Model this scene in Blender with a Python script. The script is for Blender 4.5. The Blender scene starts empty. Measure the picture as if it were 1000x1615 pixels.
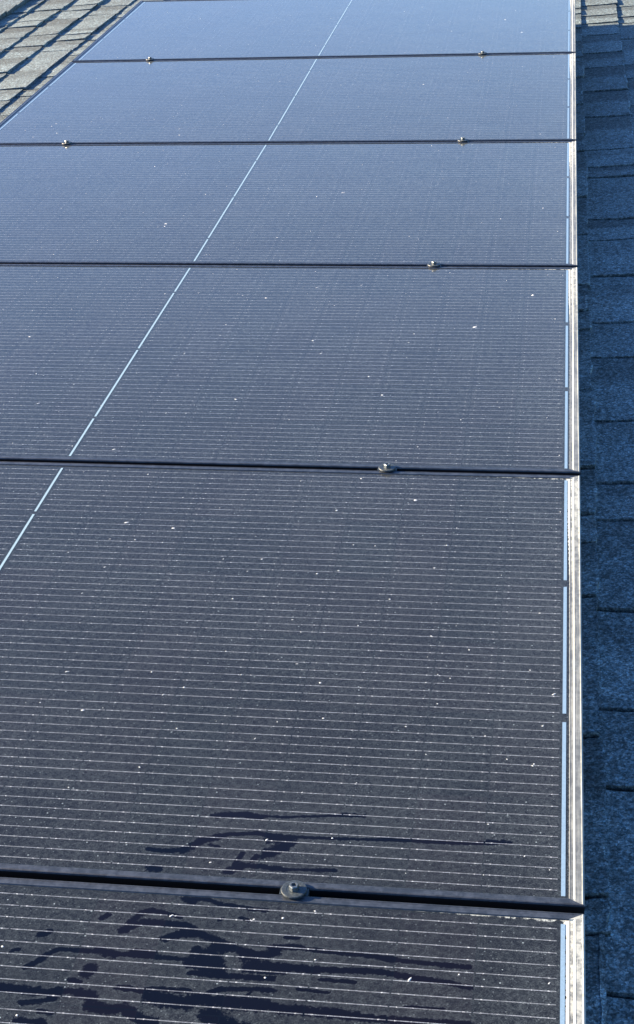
import bpy, bmesh, math, random
import numpy as np
from mathutils import Matrix, Vector
R = math.radians
scene = bpy.context.scene
col = scene.collection
random.seed(7); rng = np.random.default_rng(7)

# ------------------------------------------------------------------ frame of the roof plane
# everything on the roof is modelled with z = normal of the roof, x = down the slope, y = along the ridge
PITCH = 20.0
G = Matrix.Rotation(R(PITCH), 4, 'Y')

# ------------------------------------------------------------------ camera
cam_d = bpy.data.cameras.new('camera'); cam = bpy.data.objects.new('camera', cam_d); col.objects.link(cam)
cam_d.sensor_fit = 'HORIZONTAL'; cam_d.sensor_width = 36.0; cam_d.lens = 2.52701837 * 36.0
cam_d.clip_start = 0.02; cam_d.clip_end = 4000
M = Matrix.Rotation(1.62296487e-01, 4, 'Z') @ Matrix.Rotation(1.08175830, 4, 'X') @ Matrix.Rotation(-4.95982183e-02, 4, 'Z')
cam.matrix_world = G @ Matrix.Translation((-5.08843489e-02, -6.59491434, 1.20952551)) @ M
scene.camera = cam

# ------------------------------------------------------------------ sun and sky
REL, SIDE = R(17.5), R(8)                      # sun height over the roof plane, swing away from straight up-slope
to_sun = G.to_3x3() @ Vector((-math.cos(REL) * math.cos(SIDE), math.cos(REL) * math.sin(SIDE), math.sin(REL)))
sun_el = math.asin(to_sun.z); sun_az = math.atan2(to_sun.x, to_sun.y)
sd = bpy.data.lights.new('sun', 'SUN'); sd.energy = 5.0; sd.angle = R(0.5); sd.color = (1.0, 0.74, 0.49)
so = bpy.data.objects.new('sun', sd); col.objects.link(so)
so.rotation_euler = to_sun.to_track_quat('Z', 'Y').to_euler(); so.location = to_sun * 30
w = bpy.data.worlds.new('World'); scene.world = w; w.use_nodes = True
nt = w.node_tree; bg = nt.nodes['Background']
sky = nt.nodes.new('ShaderNodeTexSky'); sky.sky_type = 'NISHITA'; sky.sun_disc = False
sky.sun_elevation = sun_el; sky.sun_rotation = sun_az
sky.altitude = 300; sky.air_density = 1.0; sky.dust_density = 1.0; sky.ozone_density = 10.0
nt.links.new(sky.outputs[0], bg.inputs[0]); bg.inputs[1].default_value = 0.055
scene.view_settings.view_transform = 'Standard'; scene.view_settings.look = 'None'
scene.view_settings.gamma = 1; scene.view_settings.exposure = 2.68

# ------------------------------------------------------------------ helpers
def tag(o, label=None, cat=None, group=None, kind=None):
    if label: o['label'] = label
    if cat: o['category'] = cat
    if group: o['group'] = group
    if kind: o['kind'] = kind
    return o
def empty(name, X=0, Y=0, Z=0, roof=True):
    o = bpy.data.objects.new(name, None); col.objects.link(o); o.empty_display_size = 0.05
    o.matrix_world = (G if roof else Matrix()) @ Matrix.Translation((X, Y, Z))
    return o
def mesh(name, V, F, mat, parent=None, smooth=False, attrs=None):
    me = bpy.data.meshes.new(name); me.from_pydata([tuple(map(float, v)) for v in V], [], F); me.update()
    for k, a in (attrs or {}).items():
        at = me.attributes.new(k, 'FLOAT', 'POINT'); at.data.foreach_set('value', np.asarray(a, dtype=np.float32))
    if smooth: me.polygons.foreach_set('use_smooth', [True] * len(me.polygons))
    me.materials.append(mat)
    o = bpy.data.objects.new(name, me); col.objects.link(o)
    if parent is not None: o.parent = parent
    return o

class N:                                      # small maths notation for shader nodes
    def __init__(s, t, out): s.t, s.o = t, out
    def _m(s, op, b=None, c=None):
        n = s.t.nodes.new('ShaderNodeMath'); n.operation = op
        for i, v in enumerate((s, b, c)):
            if v is None: continue
            if isinstance(v, N): s.t.links.new(v.o, n.inputs[i])
            else: n.inputs[i].default_value = v
        return N(s.t, n.outputs[0])
    def __add__(s, b): return s._m('ADD', b)
    def __sub__(s, b): return s._m('SUBTRACT', b)
    def __mul__(s, b): return s._m('MULTIPLY', b)
    def __truediv__(s, b): return s._m('DIVIDE', b)
    def neg(s): return s._m('MULTIPLY', -1.0)
    def mod(s, b): return s._m('FLOORED_MODULO', b)
    def abs(s): return s._m('ABSOLUTE')
    def floor(s): return s._m('FLOOR')
    def min(s, b): return s._m('MINIMUM', b)
    def max(s, b): return s._m('MAXIMUM', b)
    def lt(s, b): return s._m('LESS_THAN', b)
    def gt(s, b): return s._m('GREATER_THAN', b)
    def pow(s, b): return s._m('POWER', b)
    def ramp(s, a, b, lo=0.0, hi=1.0):
        n = s.t.nodes.new('ShaderNodeMapRange'); n.interpolation_type = 'SMOOTHSTEP'
        s.t.links.new(s.o, n.inputs['Value'])
        for k, v in (('From Min', a), ('From Max', b), ('To Min', lo), ('To Max', hi)): n.inputs[k].default_value = v
        return N(s.t, n.outputs[0])
def new_mat(name):
    m = bpy.data.materials.new(name); m.use_nodes = True; t = m.node_tree
    return m, t, t.nodes['Principled BSDF']
def objco(t, scale=(1, 1, 1), rot=(0, 0, 0)):
    c = t.nodes.new('ShaderNodeTexCoord'); mp = t.nodes.new('ShaderNodeMapping')
    mp.inputs['Scale'].default_value = scale; mp.inputs['Rotation'].default_value = rot
    t.links.new(c.outputs['Object'], mp.inputs[0]); return mp.outputs[0]
def noise(t, vec, scale, detail=2, rough=0.5, dim='3D'):
    n = t.nodes.new('ShaderNodeTexNoise'); t.links.new(vec, n.inputs['Vector'])
    n.inputs['Scale'].default_value = scale; n.inputs['Detail'].default_value = detail; n.inputs['Roughness'].default_value = rough
    return N(t, n.outputs[0])
def voro(t, vec, scale, feature='F1', out='Distance', rand=1.0):
    n = t.nodes.new('ShaderNodeTexVoronoi'); n.feature = feature; t.links.new(vec, n.inputs['Vector'])
    n.inputs['Scale'].default_value = scale; n.inputs['Randomness'].default_value = rand
    return n.outputs[out]
def mix(t, f, a, b):
    n = t.nodes.new('ShaderNodeMix'); n.data_type = 'RGBA'
    if isinstance(f, N): t.links.new(f.o, n.inputs[0])
    else: n.inputs[0].default_value = f
    for v, i in ((a, 6), (b, 7)):
        if isinstance(v, tuple): n.inputs[i].default_value = (*v, 1)
        else: t.links.new(v, n.inputs[i])
    return n.outputs[2]
def attr(t, name):
    n = t.nodes.new('ShaderNodeAttribute'); n.attribute_name = name; return N(t, n.outputs['Fac'])
def rnd_id(t):
    n = t.nodes.new('ShaderNodeObjectInfo'); return N(t, n.outputs['Random'])
def setv(t, sock, v):
    if isinstance(v, N): t.links.new(v.o, sock)
    elif isinstance(v, tuple): sock.default_value = (*v, 1)
    elif isinstance(v, (int, float)): sock.default_value = v
    else: t.links.new(v, sock)
def bump(t, b, h, strength, dist):
    n = t.nodes.new('ShaderNodeBump'); n.inputs['Strength'].default_value = strength; n.inputs['Distance'].default_value = dist
    t.links.new(h.o, n.inputs['Height']); t.links.new(n.outputs[0], b.inputs['Normal'])

# ------------------------------------------------------------------ sizes
PX, PY = 1.755, 1.050            # panel length across the picture, pitch of the row
STANDOFF = 0.110                 # roof plane below the tops of the frames
ZA = [0.00639, 0.00317, -0.0102, -0.00878, 0.0036, 0.00581, 0.0]      # the row is not quite flat: height at each seam
ZB = [0.00126, -0.00705, -0.00149, 0.00155, 0.00251, 0.00323, 0.0]
def dz(X, Y):
    t = np.clip(-np.asarray(Y, float) / PY, 0, 5.9999); k = t.astype(int); f = t - k
    a, b = np.array(ZA), np.array(ZB); u = -np.asarray(X, float) / PX
    return (a[k] + b[k] * u) * (1 - f) + (a[k + 1] + b[k + 1] * u) * f

# ------------------------------------------------------------------ materials
def mat_shingle():
    m, t, b = new_mat('shingle_granules')
    v = objco(t)
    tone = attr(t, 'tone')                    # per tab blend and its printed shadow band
    big = noise(t, v, 9, 3, 0.6)
    g1 = noise(t, v, 420, 2, 0.7); 
    mo = noise(t, v, 125, 3, 0.75)
    cellc = t.nodes.new('ShaderNodeSeparateColor'); t.links.new(voro(t, v, 330, out='Color'), cellc.inputs[0])
    gr = N(t, cellc.outputs[0])
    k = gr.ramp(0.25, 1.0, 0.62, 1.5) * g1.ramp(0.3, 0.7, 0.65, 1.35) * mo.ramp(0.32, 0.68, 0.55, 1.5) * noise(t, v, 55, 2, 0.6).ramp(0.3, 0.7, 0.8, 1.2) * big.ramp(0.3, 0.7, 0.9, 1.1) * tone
    base = mix(t, N(t, cellc.outputs[1]), (0.077, 0.130, 0.155), (0.124, 0.158, 0.166))
    n = t.nodes.new('ShaderNodeVectorMath'); n.operation = 'SCALE'
    t.links.new(base, n.inputs[0]); t.links.new(k.o, n.inputs['Scale'])
    setv(t, b.inputs['Base Color'], n.outputs[0])
    b.inputs['Roughness'].default_value = 0.92; b.inputs['Specular IOR Level'].default_value = 0.25
    bump(t, b, gr * 0.7 + g1 * 0.5, 0.55, 0.0016)
    return m
def mat_plain(name, colr, rough=0.7, metal=0.0, nscale=40, amt=0.15, spec=0.5):
    m, t, b = new_mat(name)
    n = noise(t, objco(t), nscale, 4, 0.6)
    lo = tuple(c * (1 - amt) for c in colr); hi = tuple(min(1, c * (1 + amt)) for c in colr)
    setv(t, b.inputs['Base Color'], mix(t, n.ramp(0.3, 0.7), lo, hi))
    b.inputs['Roughness'].default_value = rough; b.inputs['Metallic'].default_value = metal
    b.inputs['Specular IOR Level'].default_value = spec
    return m
def sep(t, vec):
    s = t.nodes.new('ShaderNodeSeparateXYZ'); t.links.new(vec, s.inputs[0]); return [N(t, s.outputs[i]) for i in range(3)]

def mat_glass():
    m, t, b = new_mat('cell_laminate')
    v = objco(t); x, y, z = sep(t, v)
    oi = rnd_id(t)
    # offset noise per panel
    cb = t.nodes.new('ShaderNodeCombineXYZ'); t.links.new((oi * 37.0).o, cb.inputs[2])
    va = t.nodes.new('ShaderNodeVectorMath'); va.operation = 'ADD'; t.links.new(v, va.inputs[0]); t.links.new(cb.outputs[0], va.inputs[1]); nv = va.outputs[0]
    CP, RP, HP = 0.1687, 0.01825, 0.0843
    yc = y.neg() - 0.0190
    c = yc.mod(CP)
    r = (c - (CP - 8 * RP) / 2 + RP / 2).mod(RP) - RP / 2
    inY = c.gt(0.003) * c.lt(CP - 0.003) * yc.gt(0.0) * yc.lt(6 * CP)
    xs = x.neg().min(x + PX) - 0.0285          # mirrored about the centre bus bar
    h = xs.mod(HP)
    inX = h.gt(0.0007) * h.lt(HP - 0.0007) * xs.gt(0.0) * xs.lt(HP * 10)
    cellY = c.gt(0.0008) * c.lt(CP - 0.0008) * yc.gt(0.0) * yc.lt(6 * CP)
    cell = cellY * inX
    line = r.abs().lt(0.00056) * inY * h.gt(0.0009) * h.lt(HP - 0.0009) * xs.gt(0.0) * xs.lt(HP * 10)
    d1 = (h - 0.0085).abs().min((h - (HP - 0.0085)).abs())
    dot = d1.lt(0.0010) * r.abs().lt(0.0008) * inY * xs.gt(0.0) * xs.lt(HP * 10)
    d2 = ((h - 0.0085).mod(0.01683) - 0.0)
    dot2 = d2.lt(0.0012) * r.abs().lt(0.0007) * inY * h.gt(0.006) * h.lt(HP - 0.006) * xs.gt(0.0) * xs.lt(HP * 10)
    # tone of each half cell
    wn = t.nodes.new('ShaderNodeTexWhiteNoise'); wn.noise_dimensions = '3D'
    cc = t.nodes.new('ShaderNodeCombineXYZ')
    t.links.new((yc / CP).floor().o, cc.inputs[0]); t.links.new((xs / HP).floor().o, cc.inputs[1]); t.links.new((oi * 91.0 + x.lt(-PX / 2) * 7.0).o, cc.inputs[2])
    t.links.new(cc.outputs[0], wn.inputs['Vector'])
    tint = N(t, wn.outputs['Value'])
    cellcol = mix(t, tint, (0.0010, 0.0016, 0.0042), (0.0030, 0.0028, 0.0058))
    under = mix(t, cell, (0.002, 0.003, 0.006), cellcol)
    breakup = noise(t, nv, 900, 1)
    br2 = noise(t, nv, 60, 3, 0.7)
    under = mix(t, line * breakup.ramp(0.3, 0.6, 0.5, 1.0) * br2.ramp(0.3, 0.65, 0.45, 1.0), under, (0.175, 0.21, 0.25))
    under = mix(t, dot2 * breakup.ramp(0.4, 0.6, 0.0, 0.4), under, (0.5, 0.58, 0.64))
    under = mix(t, dot * breakup.ramp(0.35, 0.65, 0.0, 0.5), under, (0.5, 0.58, 0.64))
    # dust film: fine grain, faint diagonal smears, broad patches; missing where the water ran
    wet0 = attr(t, 'wet')
    edge = noise(t, nv, 170, 4, 0.75)
    wet = (wet0 + (edge - 0.5) * 2.0).ramp(0.30, 0.66)
    grain = noise(t, nv, 700, 2, 0.75); mid = noise(t, nv, 160, 3, 0.65)
    big = noise(t, nv, 6, 3, 0.6)
    vd = objco(t, (1, 1, 1), (0, 0, R(-38))); mp = t.nodes.new('ShaderNodeMapping'); mp.inputs['Scale'].default_value = (1, 5.5, 1); t.links.new(vd, mp.inputs[0])
    smear = noise(t, mp.outputs[0], 120, 3, 0.7)
    streaky = noise(t, objco(t, (14, 1.0, 1)), 5, 3, 0.6)
    dust = (grain.ramp(0.35, 0.75, 0.4, 2.0) * mid.ramp(0.3, 0.7, 0.6, 1.4) * big.ramp(0.3, 0.7, 0.84, 1.16) * x.ramp(-0.16, -0.02, 1.0, 1.35)
            + smear.ramp(0.56, 0.74, 0, 1.5) + streaky.ramp(0.45, 0.75, 0, 0.12))
    rim = (wet0 + (edge - 0.5) * 0.8).ramp(0.02, 0.2) * (wet * -1.0 + 1.0)
    dust = dust * (rim * 0.30 + 1.0)
    lum = dust * 0.0205
    # dirt held against the frame on the low side and under the seam
    e1 = x.neg() - 0.0165
    wedge = (y.neg() - 0.010)
    g_side = e1.lt(wedge.ramp(0.0, 0.40, 0.0050, 0.0004) * mid.ramp(0.3, 0.7, 0.6, 1.4))
    g_top = (x.neg().ramp(0.02, 0.26, 0.0034, 0.0) * mid.ramp(0.35, 0.65, 0.2, 1.4) - (wedge - 0.0068)).ramp(0.0, 0.0030, 0.0, 0.5)
    grime = g_side.max(g_top)
    # small crisp specks
    vs = N(t, voro(t, nv, 62)); sc = t.nodes.new('ShaderNodeSeparateColor'); t.links.new(voro(t, nv, 62, out='Color'), sc.inputs[0])
    sp = vs.lt(0.062) * N(t, sc.outputs[0]).gt(0.45)
    vs2 = N(t, voro(t, nv, 150)); sc2 = t.nodes.new('ShaderNodeSeparateColor'); t.links.new(voro(t, nv, 150, out='Color'), sc2.inputs[0])
    sp2 = vs2.lt(0.13) * N(t, sc2.outputs[1]).gt(0.25)
    cov = (lum + sp * 0.22 + sp2 * 0.075) * (wet * -0.99 + 1.0)
    film = mix(t, cov.max(grime * 0.85), (0, 0, 0), (0.60, 0.80, 0.90))
    film = mix(t, grime, film, (0.40, 0.44, 0.40))
    ad = t.nodes.new('ShaderNodeMix'); ad.data_type = 'RGBA'; ad.blend_type = 'ADD'; ad.inputs[0].default_value = 1
    t.links.new(under, ad.inputs[6]); t.links.new(film, ad.inputs[7])
    setv(t, b.inputs['Base Color'], ad.outputs[2])
    rough = (wet * -0.05 + 0.13 + (dust - 1.0) * 0.05).max(0.05)
    setv(t, b.inputs['Roughness'], rough.max(grime * 0.8))
    b.inputs["IOR"].default_value = 1.30; b.inputs['Specular IOR Level'].default_value = 0.5
    setv(t, b.inputs['Sheen Weight'], (wet * -1.0 + 1.0) * mid.ramp(0.3, 0.7, 0.7, 1.3) * 0.060); b.inputs['Sheen Roughness'].default_value = 0.35; b.inputs['Sheen Tint'].default_value = (0.62, 0.84, 1.0, 1)
    bump(t, b, mid * 0.6 + big * 8.0 + smear * 0.5, 0.25, 0.00025)
    return m
def mat_frame():
    m, t, b = new_mat('anodised_frame')
    v = objco(t); x, y, z = sep(t, v)
    hz = attr(t, 'profile_height')
    side = x.neg().lt(0.0172) * x.neg().lt((y.neg() - 0.006) * 1.6) * x.neg().lt((y + 1.044) * 1.6) * y.neg().gt(0.0075) * y.gt(-1.0425)                       # weathered, dirty low side where run-off collects
    st = noise(t, objco(t, (1, 0.06, 1)), 200, 3, 0.7); blot = noise(t, v, 100, 3, 0.65); big = noise(t, v, 5, 2, 0.5)
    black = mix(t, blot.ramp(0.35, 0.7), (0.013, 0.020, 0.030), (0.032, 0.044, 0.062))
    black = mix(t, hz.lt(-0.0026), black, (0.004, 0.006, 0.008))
    amt = (blot.ramp(0.42, 0.62) * 0.10 + st.ramp(0.40, 0.66) * 0.22 + big.ramp(0.4, 0.65) * 0.10 + 0.12 + x.gt(-0.0122) * x.lt(-0.0098) * 0.6 + x.gt(-0.0025) * 0.35 + x.gt(-0.0092) * 0.08)  # dirt amount; lip's sunlit line and a lighter outer edge are painted in
    low = y.neg().ramp(0.02, 0.45, 0.55, 0.0) * blot.ramp(0.35, 0.6, 0.1, 1.2)
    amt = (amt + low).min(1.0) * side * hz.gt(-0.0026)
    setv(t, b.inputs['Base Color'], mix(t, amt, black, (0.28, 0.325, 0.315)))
    setv(t, b.inputs['Roughness'], amt.ramp(0, 1, 0.42, 0.75))
    bump(t, b, blot + st, 0.2, 0.0003)
    return m
M_SH = mat_shingle(); M_GL = mat_glass(); M_FR = mat_frame()
M_BUS = mat_plain('tinned_bus_ribbon', (0.15, 0.25, 0.35), 0.35, 0.0, 300, 0.08)
M_BUSC = mat_plain('tinned_cross_ribbon', (0.20, 0.31, 0.37), 0.35, 0.0, 300, 0.08)
M_BOLT = mat_plain('galvanised_steel', (0.09, 0.12, 0.14), 0.35, 0.5, 250, 0.3)
M_WASH = mat_plain('weathered_clamp_steel', (0.030, 0.045, 0.055), 0.5, 0.3, 300, 0.35)
M_SPOT = mat_plain('dried_dirt', (0.42, 0.48, 0.50), 0.9, 0, 900, 0.1)
M_DECK = mat_plain('roof_felt', (0.03, 0.03, 0.033), 0.95)
M_WALL = mat_plain('painted_siding', (0.55, 0.53, 0.48), 0.8, 0, 3, 0.05)
M_TRIM = mat_plain('white_trim_paint', (0.75, 0.75, 0.73), 0.5, 0, 10, 0.04)
M_GRASS = mat_plain('lawn', (0.06, 0.09, 0.03), 0.95, 0, 0.6, 0.4)
STREAKS = [([(-0.4329,-5.1253),(-0.3971,-5.1205),(-0.3781,-5.1241)],0.0046),([(-0.397,-5.121),(-0.3496,-5.1216),(-0.2947,-5.1139),(-0.2551,-5.111)],0.002),([(-0.2817,-5.1098),(-0.2551,-5.111)],0.0026),([(-0.4974,-5.1922),(-0.4812,-5.1941),(-0.4538,-5.1894)],0.0032),([(-0.4557,-5.1907),(-0.4386,-5.1723),(-0.4168,-5.1612)],0.0052),([(-0.4391,-5.17),(-0.409,-5.1582),(-0.3769,-5.1531),(-0.3503,-5.1553)],0.0032),([(-0.3501,-5.1564),(-0.2753,-5.1544),(-0.2298,-5.1526),(-0.1708,-5.1496)],0.0023),([(-0.23,-5.1503),(-0.1707,-5.1507),(-0.1308,-5.1494),(-0.084,-5.1441)],0.0029),([(-0.1086,-5.1441),(-0.084,-5.1441)],0.0029),([(-0.3584,-5.1606),(-0.3356,-5.1631),(-0.343,-5.1773),(-0.3565,-5.1852)],0.0075),([(-0.3563,-5.1863),(-0.3632,-5.1935)],0.0035),([(-0.3979,-5.2207),(-0.3842,-5.2119)],0.0058),([(-0.3885,-5.2122),(-0.3626,-5.2099),(-0.335,-5.2139)],0.0035),([(-0.3352,-5.2128),(-0.277,-5.2097)],0.0023),([(-0.2943,-5.2102),(-0.277,-5.2097)],0.0029),([(-0.3869,-5.189),(-0.3942,-5.2171)],0.0029),([(-0.4868,-5.2244),(-0.4793,-5.2248)],0.0058),([(-0.4854,-5.2615),(-0.4797,-5.2579)],0.0038),([(-0.3821,-5.2353),(-0.3776,-5.236)],0.0035),([(-0.4385,-5.2707),(-0.4113,-5.2702),(-0.3959,-5.276),(-0.3582,-5.2806),(-0.3426,-5.2811)],0.0029),([(-0.4336,-5.2733),(-0.4265,-5.2767)],0.0038),([(-0.4952,-5.3269),(-0.4819,-5.3),(-0.4694,-5.2928)],0.0038),([(-0.4794,-5.2957),(-0.4694,-5.2928),(-0.4365,-5.2998)],0.0029),([(-0.4952,-5.3269),(-0.4764,-5.3114),(-0.4537,-5.3113),(-0.4253,-5.3125),(-0.4182,-5.3197)],0.0043),([(-0.4458,-5.3339),(-0.4283,-5.3245),(-0.406,-5.3244),(-0.3905,-5.3326),(-0.3697,-5.3401),(-0.3465,-5.3474)],0.0048),([(-0.4304,-5.315),(-0.4179,-5.3177)],0.0048),([(-0.386,-5.3379),(-0.3962,-5.3558),(-0.404,-5.3677),(-0.3789,-5.3745)],0.0072),([(-0.4078,-5.3494),(-0.3815,-5.3609)],0.0062),([(-0.584,-5.3903),(-0.5732,-5.38),(-0.5634,-5.3659)],0.0034),([(-0.5669,-5.3681),(-0.5565,-5.3605),(-0.5426,-5.3602),(-0.5035,-5.3603),(-0.4642,-5.3622),(-0.4256,-5.3623),(-0.3847,-5.3622)],0.0029),([(-0.5133,-5.3574),(-0.4944,-5.3632)],0.0048),([(-0.4111,-5.3665),(-0.3796,-5.3709)],0.0067),([(-0.5217,-5.3096),(-0.5166,-5.3042)],0.0038),([(-0.5821,-5.3408),(-0.5749,-5.3362)],0.0043),([(-0.5164,-5.3922),(-0.5141,-5.3855)],0.0067),([(-0.3313,-5.3365),(-0.3107,-5.3327),(-0.2857,-5.336),(-0.2394,-5.3391),(-0.1957,-5.3406)],0.0029),([(-0.3281,-5.3353),(-0.301,-5.3337)],0.0038),([(-0.2122,-5.3421),(-0.1588,-5.3445),(-0.1192,-5.3453)],0.0029),([(-0.1456,-5.345),(-0.1205,-5.3454)],0.0034),([(-0.344,-5.362),(-0.3099,-5.3643),(-0.2763,-5.3648)],0.0053),([(-0.2898,-5.3642),(-0.2102,-5.3612),(-0.1768,-5.3661)],0.0038),([(-0.1834,-5.3659),(-0.1439,-5.3693),(-0.1176,-5.3739)],0.0034),([(-0.3549,-5.3538),(-0.3328,-5.3479),(-0.3227,-5.3432)],0.0058),([(-0.347,-5.3678),(-0.3139,-5.3683)],0.0072),([(-0.3697,-5.3401),(-0.3529,-5.3498)],0.0043),([(-0.408,-5.3809),(-0.376,-5.3824),(-0.3206,-5.3808)],0.0034),([(-0.3849,-5.4084),(-0.3724,-5.401),(-0.3351,-5.3974),(-0.3164,-5.3983)],0.0029),([(-0.4004,-5.4169),(-0.3735,-5.4187),(-0.3486,-5.418),(-0.3228,-5.419)],0.0077),([(-0.3228,-5.419),(-0.2968,-5.4225),(-0.2462,-5.4228),(-0.2293,-5.4245)],0.0058),([(-0.2292,-5.4254),(-0.1907,-5.4259),(-0.1148,-5.4244)],0.0043),([(-0.3455,-5.4099),(-0.3401,-5.4032)],0.0014),([(-0.6021,-5.4203),(-0.5709,-5.4218),(-0.5396,-5.4241)],0.0053),([(-0.5738,-5.4389),(-0.5563,-5.4363),(-0.5418,-5.4305)],0.0034),([(-0.5163,-5.4201),(-0.5033,-5.4233),(-0.502,-5.4355),(-0.4826,-5.4406),(-0.4657,-5.4363),(-0.4535,-5.4455),(-0.432,-5.4528)],0.0062),([(-0.5416,-5.4172),(-0.5165,-5.4193)],0.0034),([(-0.4788,-5.4085),(-0.4538,-5.4114),(-0.4327,-5.4067),(-0.4026,-5.4065)],0.0034),([(-0.4401,-5.4181),(-0.4188,-5.4239),(-0.3991,-5.4229)],0.0086),([(-0.5698,-5.4645),(-0.5441,-5.4637)],0.0048),([(-0.3753,-5.443),(-0.3618,-5.4451)],0.0067),([(-0.3766,-5.4363),(-0.3542,-5.4511),(-0.3133,-5.4638)],0.0096),([(-0.3696,-5.2956),(-0.3607,-5.2987)],0.0024),([(-0.3931,-5.3017),(-0.3888,-5.2983)],0.0019),([(-0.3168,-5.3199),(-0.303,-5.3205)],0.0024),([(-0.4603,-5.2634),(-0.4528,-5.2648)],0.0019),([(-0.5079,-5.2382),(-0.5016,-5.2366)],0.0029),([(-0.532,-5.4028),(-0.5213,-5.4045)],0.0034),([(-0.2921,-5.3933),(-0.2589,-5.3954)],0.0019),([(-0.3808,-5.3468),(-0.3734,-5.3424)],0.0038),([(-0.3699,-5.193),(-0.3735,-5.2021)],0.0029),([(-0.4284,-5.1782),(-0.4165,-5.1816)],0.0023),([(-0.4741,-5.3556),(-0.4545,-5.3566)],0.0043),([(-0.2712,-5.3779),(-0.2348,-5.378)],0.0024),([(-0.1797,-5.4069),(-0.1413,-5.4066)],0.0019),([(-0.6063,-5.368),(-0.5989,-5.3645)],0.0024),([(-0.5525,-5.4491),(-0.5387,-5.4503)],0.0029),([(-0.3492,-5.2502),(-0.3405,-5.2515)],0.0014)]
SPOTS = [(-0.2084,-3.5296,0.0051),(-0.361,-3.8849,0.0029),(-0.6385,-4.425,0.003),(-0.3865,-4.3497,0.0025),(-0.2637,-4.3073,0.0031),(-1.1231,-3.6137,0.0027),(-0.2026,-4.4528,0.0019),(-0.5784,-4.8308,0.0017),(-0.5264,-4.8634,0.0017),(-0.5155,-4.9564,0.0016),(-0.4802,-4.5142,0.0019),(-0.3589,-4.5408,0.0019),(-0.2741,-4.6176,0.0016),(-0.1526,-4.7436,0.0017),(-0.3456,-4.8389,0.0017),(-0.2071,-4.712,0.0013),(-0.3304,-4.9191,0.0016),(-0.2229,-4.9286,0.0012),(-0.0502,-4.9132,0.0016),(-0.069,-4.7873,0.0013),(-0.0958,-3.338,0.0027),(-0.0824,-2.7188,0.0031),(-0.481,-1.4464,0.0036),(-0.2557,-0.4885,0.0047),(-0.1893,-0.7124,0.0045),(-1.0058,-2.8687,0.0032),(-0.1834,-2.8049,0.0023),(-1.0071,-2.8486,0.004),(-0.2906,-5.2773,0.0014),(-0.2879,-5.1543,0.0015),(-0.3286,-5.3806,0.0016),(-0.2803,-5.3504,0.0013),(-0.129,-5.3571,0.0013),(-0.6179,-5.3625,0.0021),(-0.0612,-4.9976,0.0015),(-0.0597,-4.9936,0.0015),(-0.5445,-5.0407,0.0016),(-0.6223,-5.088,0.0012),(-0.1926,-4.9852,0.0012),(-0.6606,-2.622,0.0025),(-1.5387,-1.9801,0.004),(-1.5775,-1.9011,0.003),(-1.1561,-2.0117,0.0029),(-0.8788,-3.9586,0.0018),(-0.6671,-3.3684,0.0028),(-0.6316,-3.9178,0.0024),(-0.0465,-3.4775,0.0019),(-0.0946,-3.3341,0.0027),(-0.0455,-2.9011,0.0022),(-0.3597,-4.2354,0.0016),(-0.1739,-4.8151,0.0013),(-0.1864,-4.875,0.0014),(-0.11,-5.1135,0.0011)]

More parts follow.
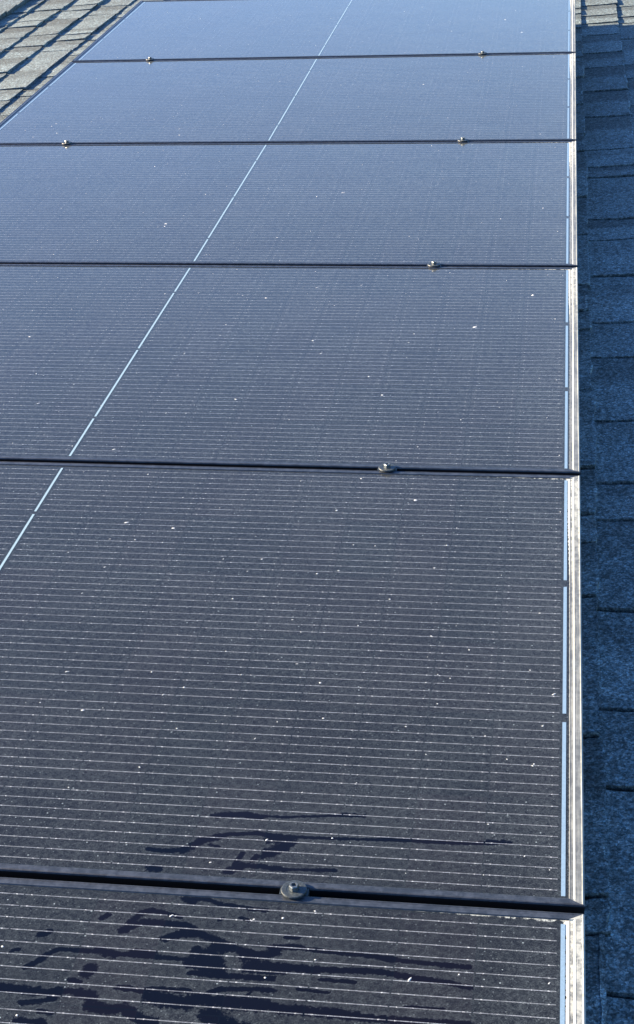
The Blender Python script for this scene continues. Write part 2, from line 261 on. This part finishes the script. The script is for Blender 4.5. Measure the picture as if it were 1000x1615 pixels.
# ------------------------------------------------------------------ house and ground
EAVE, RIDGE, Y0, Y1 = 2.45, -2.60, -8.4, 3.4
GZ = -4.6
def make_house():
    root = empty('house', 0, 0, 0)
    tag(root, 'house roof of grey laminated asphalt shingles under the row of solar panels', 'house')
    # shingle courses: overlapping wedge shaped tabs, butt edges facing down the slope (+x)
    V, F, T = [], [], []
    def tab(xb, ya, yb, zt, tone, band, bow, lift):
        nx, ny = 6, 9
        base = len(V); L = 0.142 + 0.022
        wob = rng.normal(0, 0.002, ny); cut = rng.choice([0, 0, -0.004, -0.009]) + rng.normal(0, 0.001)
        skew = rng.normal(0, 0.0016)
        for j in range(ny):
            v = j / (ny - 1)
            for i in range(nx):
                u = (0, .3, .6, .86, .972, 1)[i]
                X = xb - L * (1 - u) + (cut + wob[j] if i == nx - 1 else 0)
                yy = ya + (yb - ya) * v
                if j == ny - 1: yy += bow * math.sin(math.pi * u) + skew * (u - .5) * 2
                if j == 0: yy += bow * .6 * math.sin(math.pi * u) + skew * (u - .5) * 2
                z = -STANDOFF - 0.0075 + (0.0070 + zt + lift * (1 - v)) * (u ** 0.9) + 0.4 * lift * (1 - v) + rng.normal(0, 0.0003)
                V.append((X, yy, z)); 
                d = (1 - v)                            # printed shadow band: darker from the far joint onwards
                T.append(tone * (1 - band * (1 if v > 0.52 else 0)) * (1.6 if i == nx - 1 else 1))  # edge highlight painted into the tone along the butt edge
        for j in range(ny - 1):
            for i in range(nx - 1):
                a = base + j * nx + i; F.append((a, a + 1, a + nx + 1, a + nx))
        # skirts: butt edge, two cut ends
        def skirt(idx, drop=0.0085):
            s = len(V)
            for q in idx:
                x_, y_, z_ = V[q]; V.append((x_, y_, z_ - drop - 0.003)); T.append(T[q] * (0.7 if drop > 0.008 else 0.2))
            for k in range(len(idx) - 1): F.append((idx[k], s + k, s + k + 1, idx[k + 1]))
        skirt([base + j * nx + nx - 1 for j in range(ny)][::-1])
        skirt([base + i for i in range(nx)][::-1], 0.006); skirt([base + (ny - 1) * nx + i for i in range(nx)], 0.006)
    colA = [-0.219, -0.528, -0.762, -1.107, -1.44, -1.824, -2.004, -2.105, -2.485, -2.655, -2.917, -3.217, -3.417, -3.733, -3.995, -4.135, -4.429, -4.697, -4.875, -5.246]
    col0 = [0.28, 0.17, -0.10, -0.35, -0.62, -0.93, -1.3, -1.666, -1.857, -2.302, -2.625, -2.992, -3.16, -3.275, -3.6, -3.949, -4.126, -4.229, -4.403, -4.771, -5.093, -5.159]
    colB = [0.33, 0.12, 0.0, -0.29, -0.72, -0.93, -1.30, -1.62, -1.83]
    nco = int(round((EAVE - RIDGE) / 0.142)) + 1
    for i in range(-18, 17):
        xb = 0.032 + 0.142 * i
        if i == 0: js = col0
        elif i == 1: js = [0.36, 0.15, 0.0] + colA
        elif i == 2: js = colB
        else: js = None
        ys = []
        if js:
            y = Y1
            while y > js[0] + 0.12: ys.append(y); y -= random.uniform(0.11, 0.36)
            ys += js; y = js[-1] - 0.2
        else: y = Y1
        while y > Y0: ys.append(y); y -= random.choice([0.11, 0.15, 0.2, 0.26, 0.33]) * random.uniform(0.9, 1.15)
        ys.append(Y0)
        z = 0.0
        for a, bb in zip(ys[1:], ys[:-1]):
            z = random.choice([-0.001, 0.0, 0.002, 0.0035]) if js is None else random.choice([0.0, 0.0015, 0.003])
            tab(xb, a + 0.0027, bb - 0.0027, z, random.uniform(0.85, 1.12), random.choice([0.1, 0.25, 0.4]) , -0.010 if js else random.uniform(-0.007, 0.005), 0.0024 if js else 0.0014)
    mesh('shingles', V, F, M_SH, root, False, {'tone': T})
    # ridge caps folded over the ridge
    V, F, T = [], [], []
    y = Y1; tanp = math.tan(R(2 * PITCH))
    while y > Y0:
        ln = 0.145
        w_ = 0.150 + random.uniform(-0.006, 0.006); b0 = len(V); tone = random.uniform(0.9, 1.15)
        rows = []
        for v, zz in ((0, 0.021), (1, 0.014)):
            for s in (-1, -0.5, -0.1, 0.1, 0.5, 1):
                d = abs(s) * w_ + rng.normal(0, .0015)
                if s > 0: X, Z = RIDGE + d, zz - STANDOFF
                else:     X, Z = RIDGE - d * math.cos(R(2 * PITCH)), zz - STANDOFF - d * math.sin(R(2 * PITCH))
                V.append((X, y - ln * v - 0.012 * v, Z)); T.append(tone)
        for k in range(5): F.append((b0 + k, b0 + k + 6, b0 + k + 7, b0 + k + 1))
        for row in (0, 6):
            s0 = len(V)
            for k in range(6): X, Y, Z = V[b0 + row + k]; V.append((X, Y, Z - 0.007)); T.append(tone * .6)
            for k in range(5): F.append((b0 + row + k, b0 + row + k + 1, s0 + k + 1, s0 + k))
        for k in (0, 5):
            s0 = len(V)
            for q in (b0 + k, b0 + 6 + k): X, Y, Z = V[q]; V.append((X, Y, Z - 0.02)); T.append(tone * .6)
            F.append((b0 + k, b0 + 6 + k, s0 + 1, s0))
        y -= ln
    mesh('ridge_cap', V, F, M_SH, root, False, {'tone': T})
    # deck boards under the shingles on both slopes
    zt = -STANDOFF - 0.012
    def slab(name, P, th, mt):
        n = len(P); Vv = [Vector(p) for p in P] + [Vector(p) - Vector((0, 0, th)) for p in P]
        Ff = [tuple(range(n)), tuple(range(2 * n - 1, n - 1, -1))] + [(i, i + n, (i + 1) % n + n, (i + 1) % n) for i in range(n)]
        return mesh(name, Vv, Ff, mt, root)
    slab('roof_deck', [(RIDGE, Y0, zt), (EAVE, Y0, zt), (EAVE, Y1, zt), (RIDGE, Y1, zt)], 0.03, M_DECK)
    c2, s2 = math.cos(R(2 * PITCH)), math.sin(R(2 * PITCH)); Lb = EAVE - RIDGE
    o = slab('rear_slope', [(RIDGE - .003 - Lb * c2, Y0, zt - Lb * s2), (RIDGE - .003, Y0, zt), (RIDGE - .003, Y1, zt), (RIDGE - .003 - Lb * c2, Y1, zt - Lb * s2)], 0.03, M_SH)
    at = o.data.attributes.new('tone', 'FLOAT', 'POINT'); at.data.foreach_set('value', [1.0] * len(o.data.vertices))
    slab('fascia', [(EAVE + .002, Y0, zt - .004), (EAVE + .022, Y0, zt - .004), (EAVE + .022, Y1, zt - .004), (EAVE + .002, Y1, zt - .004)], 0.16, M_TRIM)
    # walls, built upright in world space and brought into the roof frame
    Gi = G.inverted()
    ridge_w = G @ Vector((RIDGE, 0, zt)); eave_w = G @ Vector((EAVE - 0.45, 0, zt)); rear_x = 2 * ridge_w.x - eave_w.x
    top = eave_w.z - 0.06
    for nm, yy in (('gable_wall', Y0 + .35), ('gable_wall', Y1 - .35)):
        P = [(rear_x, GZ), (eave_w.x, GZ), (eave_w.x, top), (ridge_w.x, ridge_w.z - .1), (rear_x, top)]
        Vv = [(a, yy - .06, b_) for a, b_ in P] + [(a, yy + .06, b_) for a, b_ in P]; n = 5
        Ff = [tuple(range(n)), tuple(range(2 * n - 1, n - 1, -1))] + [(i, i + n, (i + 1) % n + n, (i + 1) % n) for i in range(n)]
        mesh(nm, [Gi @ Vector(v) for v in Vv], Ff, M_WALL, root)
    for xx in (eave_w.x - .06, rear_x + .06):
        a, b_, c, d = xx - .06, xx + .06, Y0 + .42, Y1 - .42
        Vv = [(a, c, GZ), (b_, c, GZ), (b_, d, GZ), (a, d, GZ), (a, c, top), (b_, c, top), (b_, d, top), (a, d, top)]
        Ff = [(0, 1, 2, 3), (7, 6, 5, 4), (0, 4, 5, 1), (1, 5, 6, 2), (2, 6, 7, 3), (3, 7, 4, 0)]
        mesh('side_wall', [Gi @ Vector(v) for v in Vv], Ff, M_WALL, root)
make_house()
g = mesh('ground', [(-1500, -1500, GZ), (1500, -1500, GZ), (1500, 1500, GZ), (-1500, 1500, GZ)], [(0, 1, 2, 3)], M_GRASS)
tag(g, kind='structure')

# ------------------------------------------------------------------ solar panels
GLZ = -0.0018
def make_frame(k, root):
    # profile: (inset on short sides, inset on long sides, z)
    prof = [(0.0008, 0.0008, -0.035), (0, 0, -0.0022), (0.0006, 0.0006, -0.0004), (0.0020, 0.0020, 0.0003),
            (0.0034, 0.0030, -0.0004), (0.0092, 0.0085, -0.0004), (0.0100, 0.0095, -0.0002), (0.0108, 0.0102, -0.0004),
            (0.0122, 0.0108, -0.0017), (0.0165, 0.0112, -0.0022), (0.0165, 0.0112, -0.0050), (0.0030, 0.0030, -0.0055), (0.0030, 0.0030, -0.034)]
    V, F = [], []; x0, x1, y0, y1 = -PX, 0.0, -PY + 0.006, -0.006; nseg = 12
    for dx, dy, z in prof:
        loop = [(x0 + dx, y0 + dy), (x1 - dx, y0 + dy), (x1 - dx, y1 - dy), (x0 + dx, y1 - dy)]
        V += [(x, y, z) for x, y in loop]
    for i in range(len(prof) - 1):
        for j in range(4):
            a, b_ = i * 4 + j, i * 4 + (j + 1) % 4; F.append((a, b_, b_ + 4, a + 4))
    hz = [v[2] for v in V]
    V = [(x, y, z + float(dz(x, y - k * PY))) for x, y, z in V]
    return mesh('frame', V, F, M_FR, root, False, {'profile_height': hz})
def seg_d(px, py, a, b_):
    ax, ay = a; bx, by = b_; dx, dy = bx - ax, by - ay; L = dx * dx + dy * dy + 1e-12
    t = np.clip(((px - ax) * dx + (py - ay) * dy) / L, 0, 1)
    return np.hypot(px - ax - t * dx, py - ay - t * dy)
def make_glass(k, root):
    fine = k in (4, 5)
    x0, x1, y0, y1 = -PX + 0.0163, -0.0163, -PY + 0.0170, -0.0170
    if fine:
        xs = np.unique(np.r_[np.linspace(x0, -0.80, 12), np.arange(-0.80, x1, 0.0028), x1])
        ys = np.unique(np.r_[np.linspace(y0, y1, 20), (np.arange(-1.040, -0.86, 0.0022) if k == 4 else np.arange(-0.36, -0.016, 0.0022))])
    else: xs = np.linspace(x0, x1, 12); ys = np.linspace(y0, y1, 10)
    ys = ys[(ys >= y0 - 1e-9) & (ys <= y1 + 1e-9)]
    Xg, Yg = np.meshgrid(xs, ys); Yr = Yg - k * PY
    Z = GLZ + dz(Xg, Yr); wet = np.zeros_like(Xg)
    if fine:
        for pl, r in STREAKS:
            if len(pl) == 2 and pl[0] == pl[1]: pl = [pl[0], (pl[0][0] + .001, pl[0][1])]
            for a, b_ in zip(pl[:-1], pl[1:]):
                d = seg_d(Xg, Yr, a, b_); wet = np.maximum(wet, np.clip(1.35 - 0.72 * d / r, 0, 1.0))
    n, m_ = len(xs), len(ys); V = np.c_[Xg.ravel(), Yg.ravel(), Z.ravel()]
    F = [(j * n + i, j * n + i + 1, (j + 1) * n + i + 1, (j + 1) * n + i) for j in range(m_ - 1) for i in range(n - 1)]
    return mesh('glass', V, F, M_GL, root, True, {'wet': wet.ravel()})
def ribbon(name, k, root, xa, xb, ya, yb, jog=0.0):
    n = 6; V = []; F = []
    for j in range(n):
        y = ya + (yb - ya) * j / (n - 1)
        for x in (xa, xb): V.append((x + jog, y, GLZ + 0.0003 + float(dz(x, y - k * PY))))
    for j in range(n - 1): F.append((2 * j, 2 * j + 1, 2 * j + 3, 2 * j + 2))
    return mesh(name, V, F, M_BUSC if name == 'center_busbar' else M_BUS, root)
def make_panel(k):
    root = empty('solar_panel', 0, -k * PY, 0)
    tag(root, PANEL_LABELS[k], 'solar panel', 'solar panels mounted in one row on the roof')
    make_frame(k, root); make_glass(k, root)
    CP = 0.1687; o = 0.0190
    for a, b_ in ((0, 1), (1, 3), (3, 5), (5, 6)):
        j = random.uniform(-.0004, .0004)
        ribbon('center_busbar', k, root, -0.8796 + j, -0.8757 + j, -o - b_ * CP + 0.0048, -o - a * CP - 0.0048)
    for a in (0, 2, 4):
        ribbon('end_busbar', k, root, -0.0255, -0.0208, -o - (a + 2) * CP + (0.0095 if a < 4 else 0.002), -o - a * CP - (0.0095 if a > 0 else 0.004))
        ribbon('end_busbar', k, root, -PX + 0.0208, -PX + 0.0255, -o - (a + 2) * CP + (0.0095 if a < 4 else 0.002), -o - a * CP - (0.0095 if a > 0 else 0.004))
    # dried flecks standing on the glass
    V, F = [], []
    def fleck(x, y, r, el=1.0, rot=0.0):
        b0 = len(V); n = 7; z = GLZ + float(dz(x, y - k * PY))
        V.append((x, y, z + min(0.0007, r * 0.4)))
        for q in range(n):
            a = 2 * math.pi * q / n; rr = r * random.uniform(0.65, 1.25)
            u, v = rr * math.cos(a) * el, rr * math.sin(a)
            V.append((x + u * math.cos(rot) - v * math.sin(rot), y + u * math.sin(rot) + v * math.cos(rot), z + 0.00008))
        for q in range(n): F.append((b0, b0 + 1 + q, b0 + 1 + (q + 1) % n))
    for X, Y, r in SPOTS:
        yy = Y + k * PY
        if -PY + 0.02 < yy < -0.02: fleck(X, yy, r * 0.8, random.uniform(1, 1.3), random.uniform(-.5, .5))
    for _ in range(150):
        r = 0.00055 + random.expovariate(1 / 0.00035)
        fleck(random.uniform(-PX + .03, -.03), random.uniform(-PY + .03, -.03), min(r, .002), random.choice([1, 1, 1.6, 2.6]), random.uniform(0.2, 1.2))
    tag(mesh('dirt_flecks', V, F, M_SPOT, root), kind='stuff')
PANEL_LABELS = [
    'farthest solar panel mirroring the brightest sky, at the top of the row',
    'pale blue solar panel just below the topmost seam with two clamps',
    'blue grey solar panel between the two-clamp second seam and the third seam',
    'dusty grey solar panel with one large white dropping near its right side',
    'large dark dusty solar panel above the nearest seam, thin wet streaks at its lower edge',
    'nearest solar panel, cut off by the picture edge, covered in branching wet streaks',
]
for k in range(6): make_panel(k)

# ------------------------------------------------------------------ clamps between the panels
def lathe(prof, n=28):
    V, F = [], []
    for r, z in prof:
        for q in range(n): a = 2 * math.pi * q / n; V.append((r * math.cos(a), r * math.sin(a), z))
    for i in range(len(prof) - 1):
        for q in range(n): a = i * n + q; b_ = i * n + (q + 1) % n; F.append((a, b_, b_ + n, a + n))
    F.append(tuple((len(prof) - 1) * n + q for q in range(n)))
    return V, F
def make_clamp(X, Y, label):
    root = empty('panel_clamp', X, Y, float(dz(X, Y)) + 0.0003)
    tag(root, label, 'clamp', 'bolted clamps holding the panel seams')
    V, F = lathe([(0.0136, 0), (0.0143, 0.0006), (0.0145, 0.0024), (0.0141, 0.0032), (0.0132, 0.0034), (0.0090, 0.0033), (0.0078, 0.0030)])
    mesh('washer', V, F, M_WASH, root, False)
    V, F = [], []
    for rr, z in ((0.0056, 0.0030), (0.0057, 0.0082), (0.0050, 0.0092), (0.0032, 0.0092), (0.0028, 0.0070)):
        for q in range(6): a = math.pi / 3 * q + 0.35; V.append((rr * math.cos(a), rr * math.sin(a), z))
    for i in range(4):
        for q in range(6): a = i * 6 + q; b_ = i * 6 + (q + 1) % 6; F.append((a, b_, b_ + 6, a + 6))
    F.append(tuple(24 + q for q in range(6)))
    mesh('bolt_head', V, F, M_BOLT, root)
    V, F = [], []
    for sx in (-1, 1):                          # clamp channel down in the gap
        pass
    V = [(-.016, -.0055, -.030), (.016, -.0055, -.030), (.016, .0055, -.030), (-.016, .0055, -.030), (-.016, -.0055, -.0008), (.016, -.0055, -.0008), (.016, .0055, -.0008), (-.016, .0055, -.0008)]
    F = [(3, 2, 1, 0), (4, 5, 6, 7), (0, 1, 5, 4), (1, 2, 6, 5), (2, 3, 7, 6), (3, 0, 4, 7)]
    mesh('clamp_body', V, F, M_WASH, root)
for X, Y, lab in (
    (-0.3178, -5 * PY, 'largest round clamp with hex bolt, on the nearest seam beside the wet streaks'),
    (-0.3200, -4 * PY, 'round clamp with hex bolt on the second nearest seam, right of centre'),
    (-0.3200, -3 * PY, 'small clamp with a white glint mirrored under it, on the third seam from the bottom'),
    (-0.3172, -2 * PY, 'small clamp on the right half of the second seam from the top'),
    (-1.4740, -2 * PY, 'small clamp on the left half of the second seam from the top'),
    (-0.3121, -1 * PY, 'tiny clamp on the right half of the topmost full seam'),
    (-1.4700, -1 * PY, 'tiny clamp on the left half of the topmost full seam')):
    make_clamp(X, Y, lab)
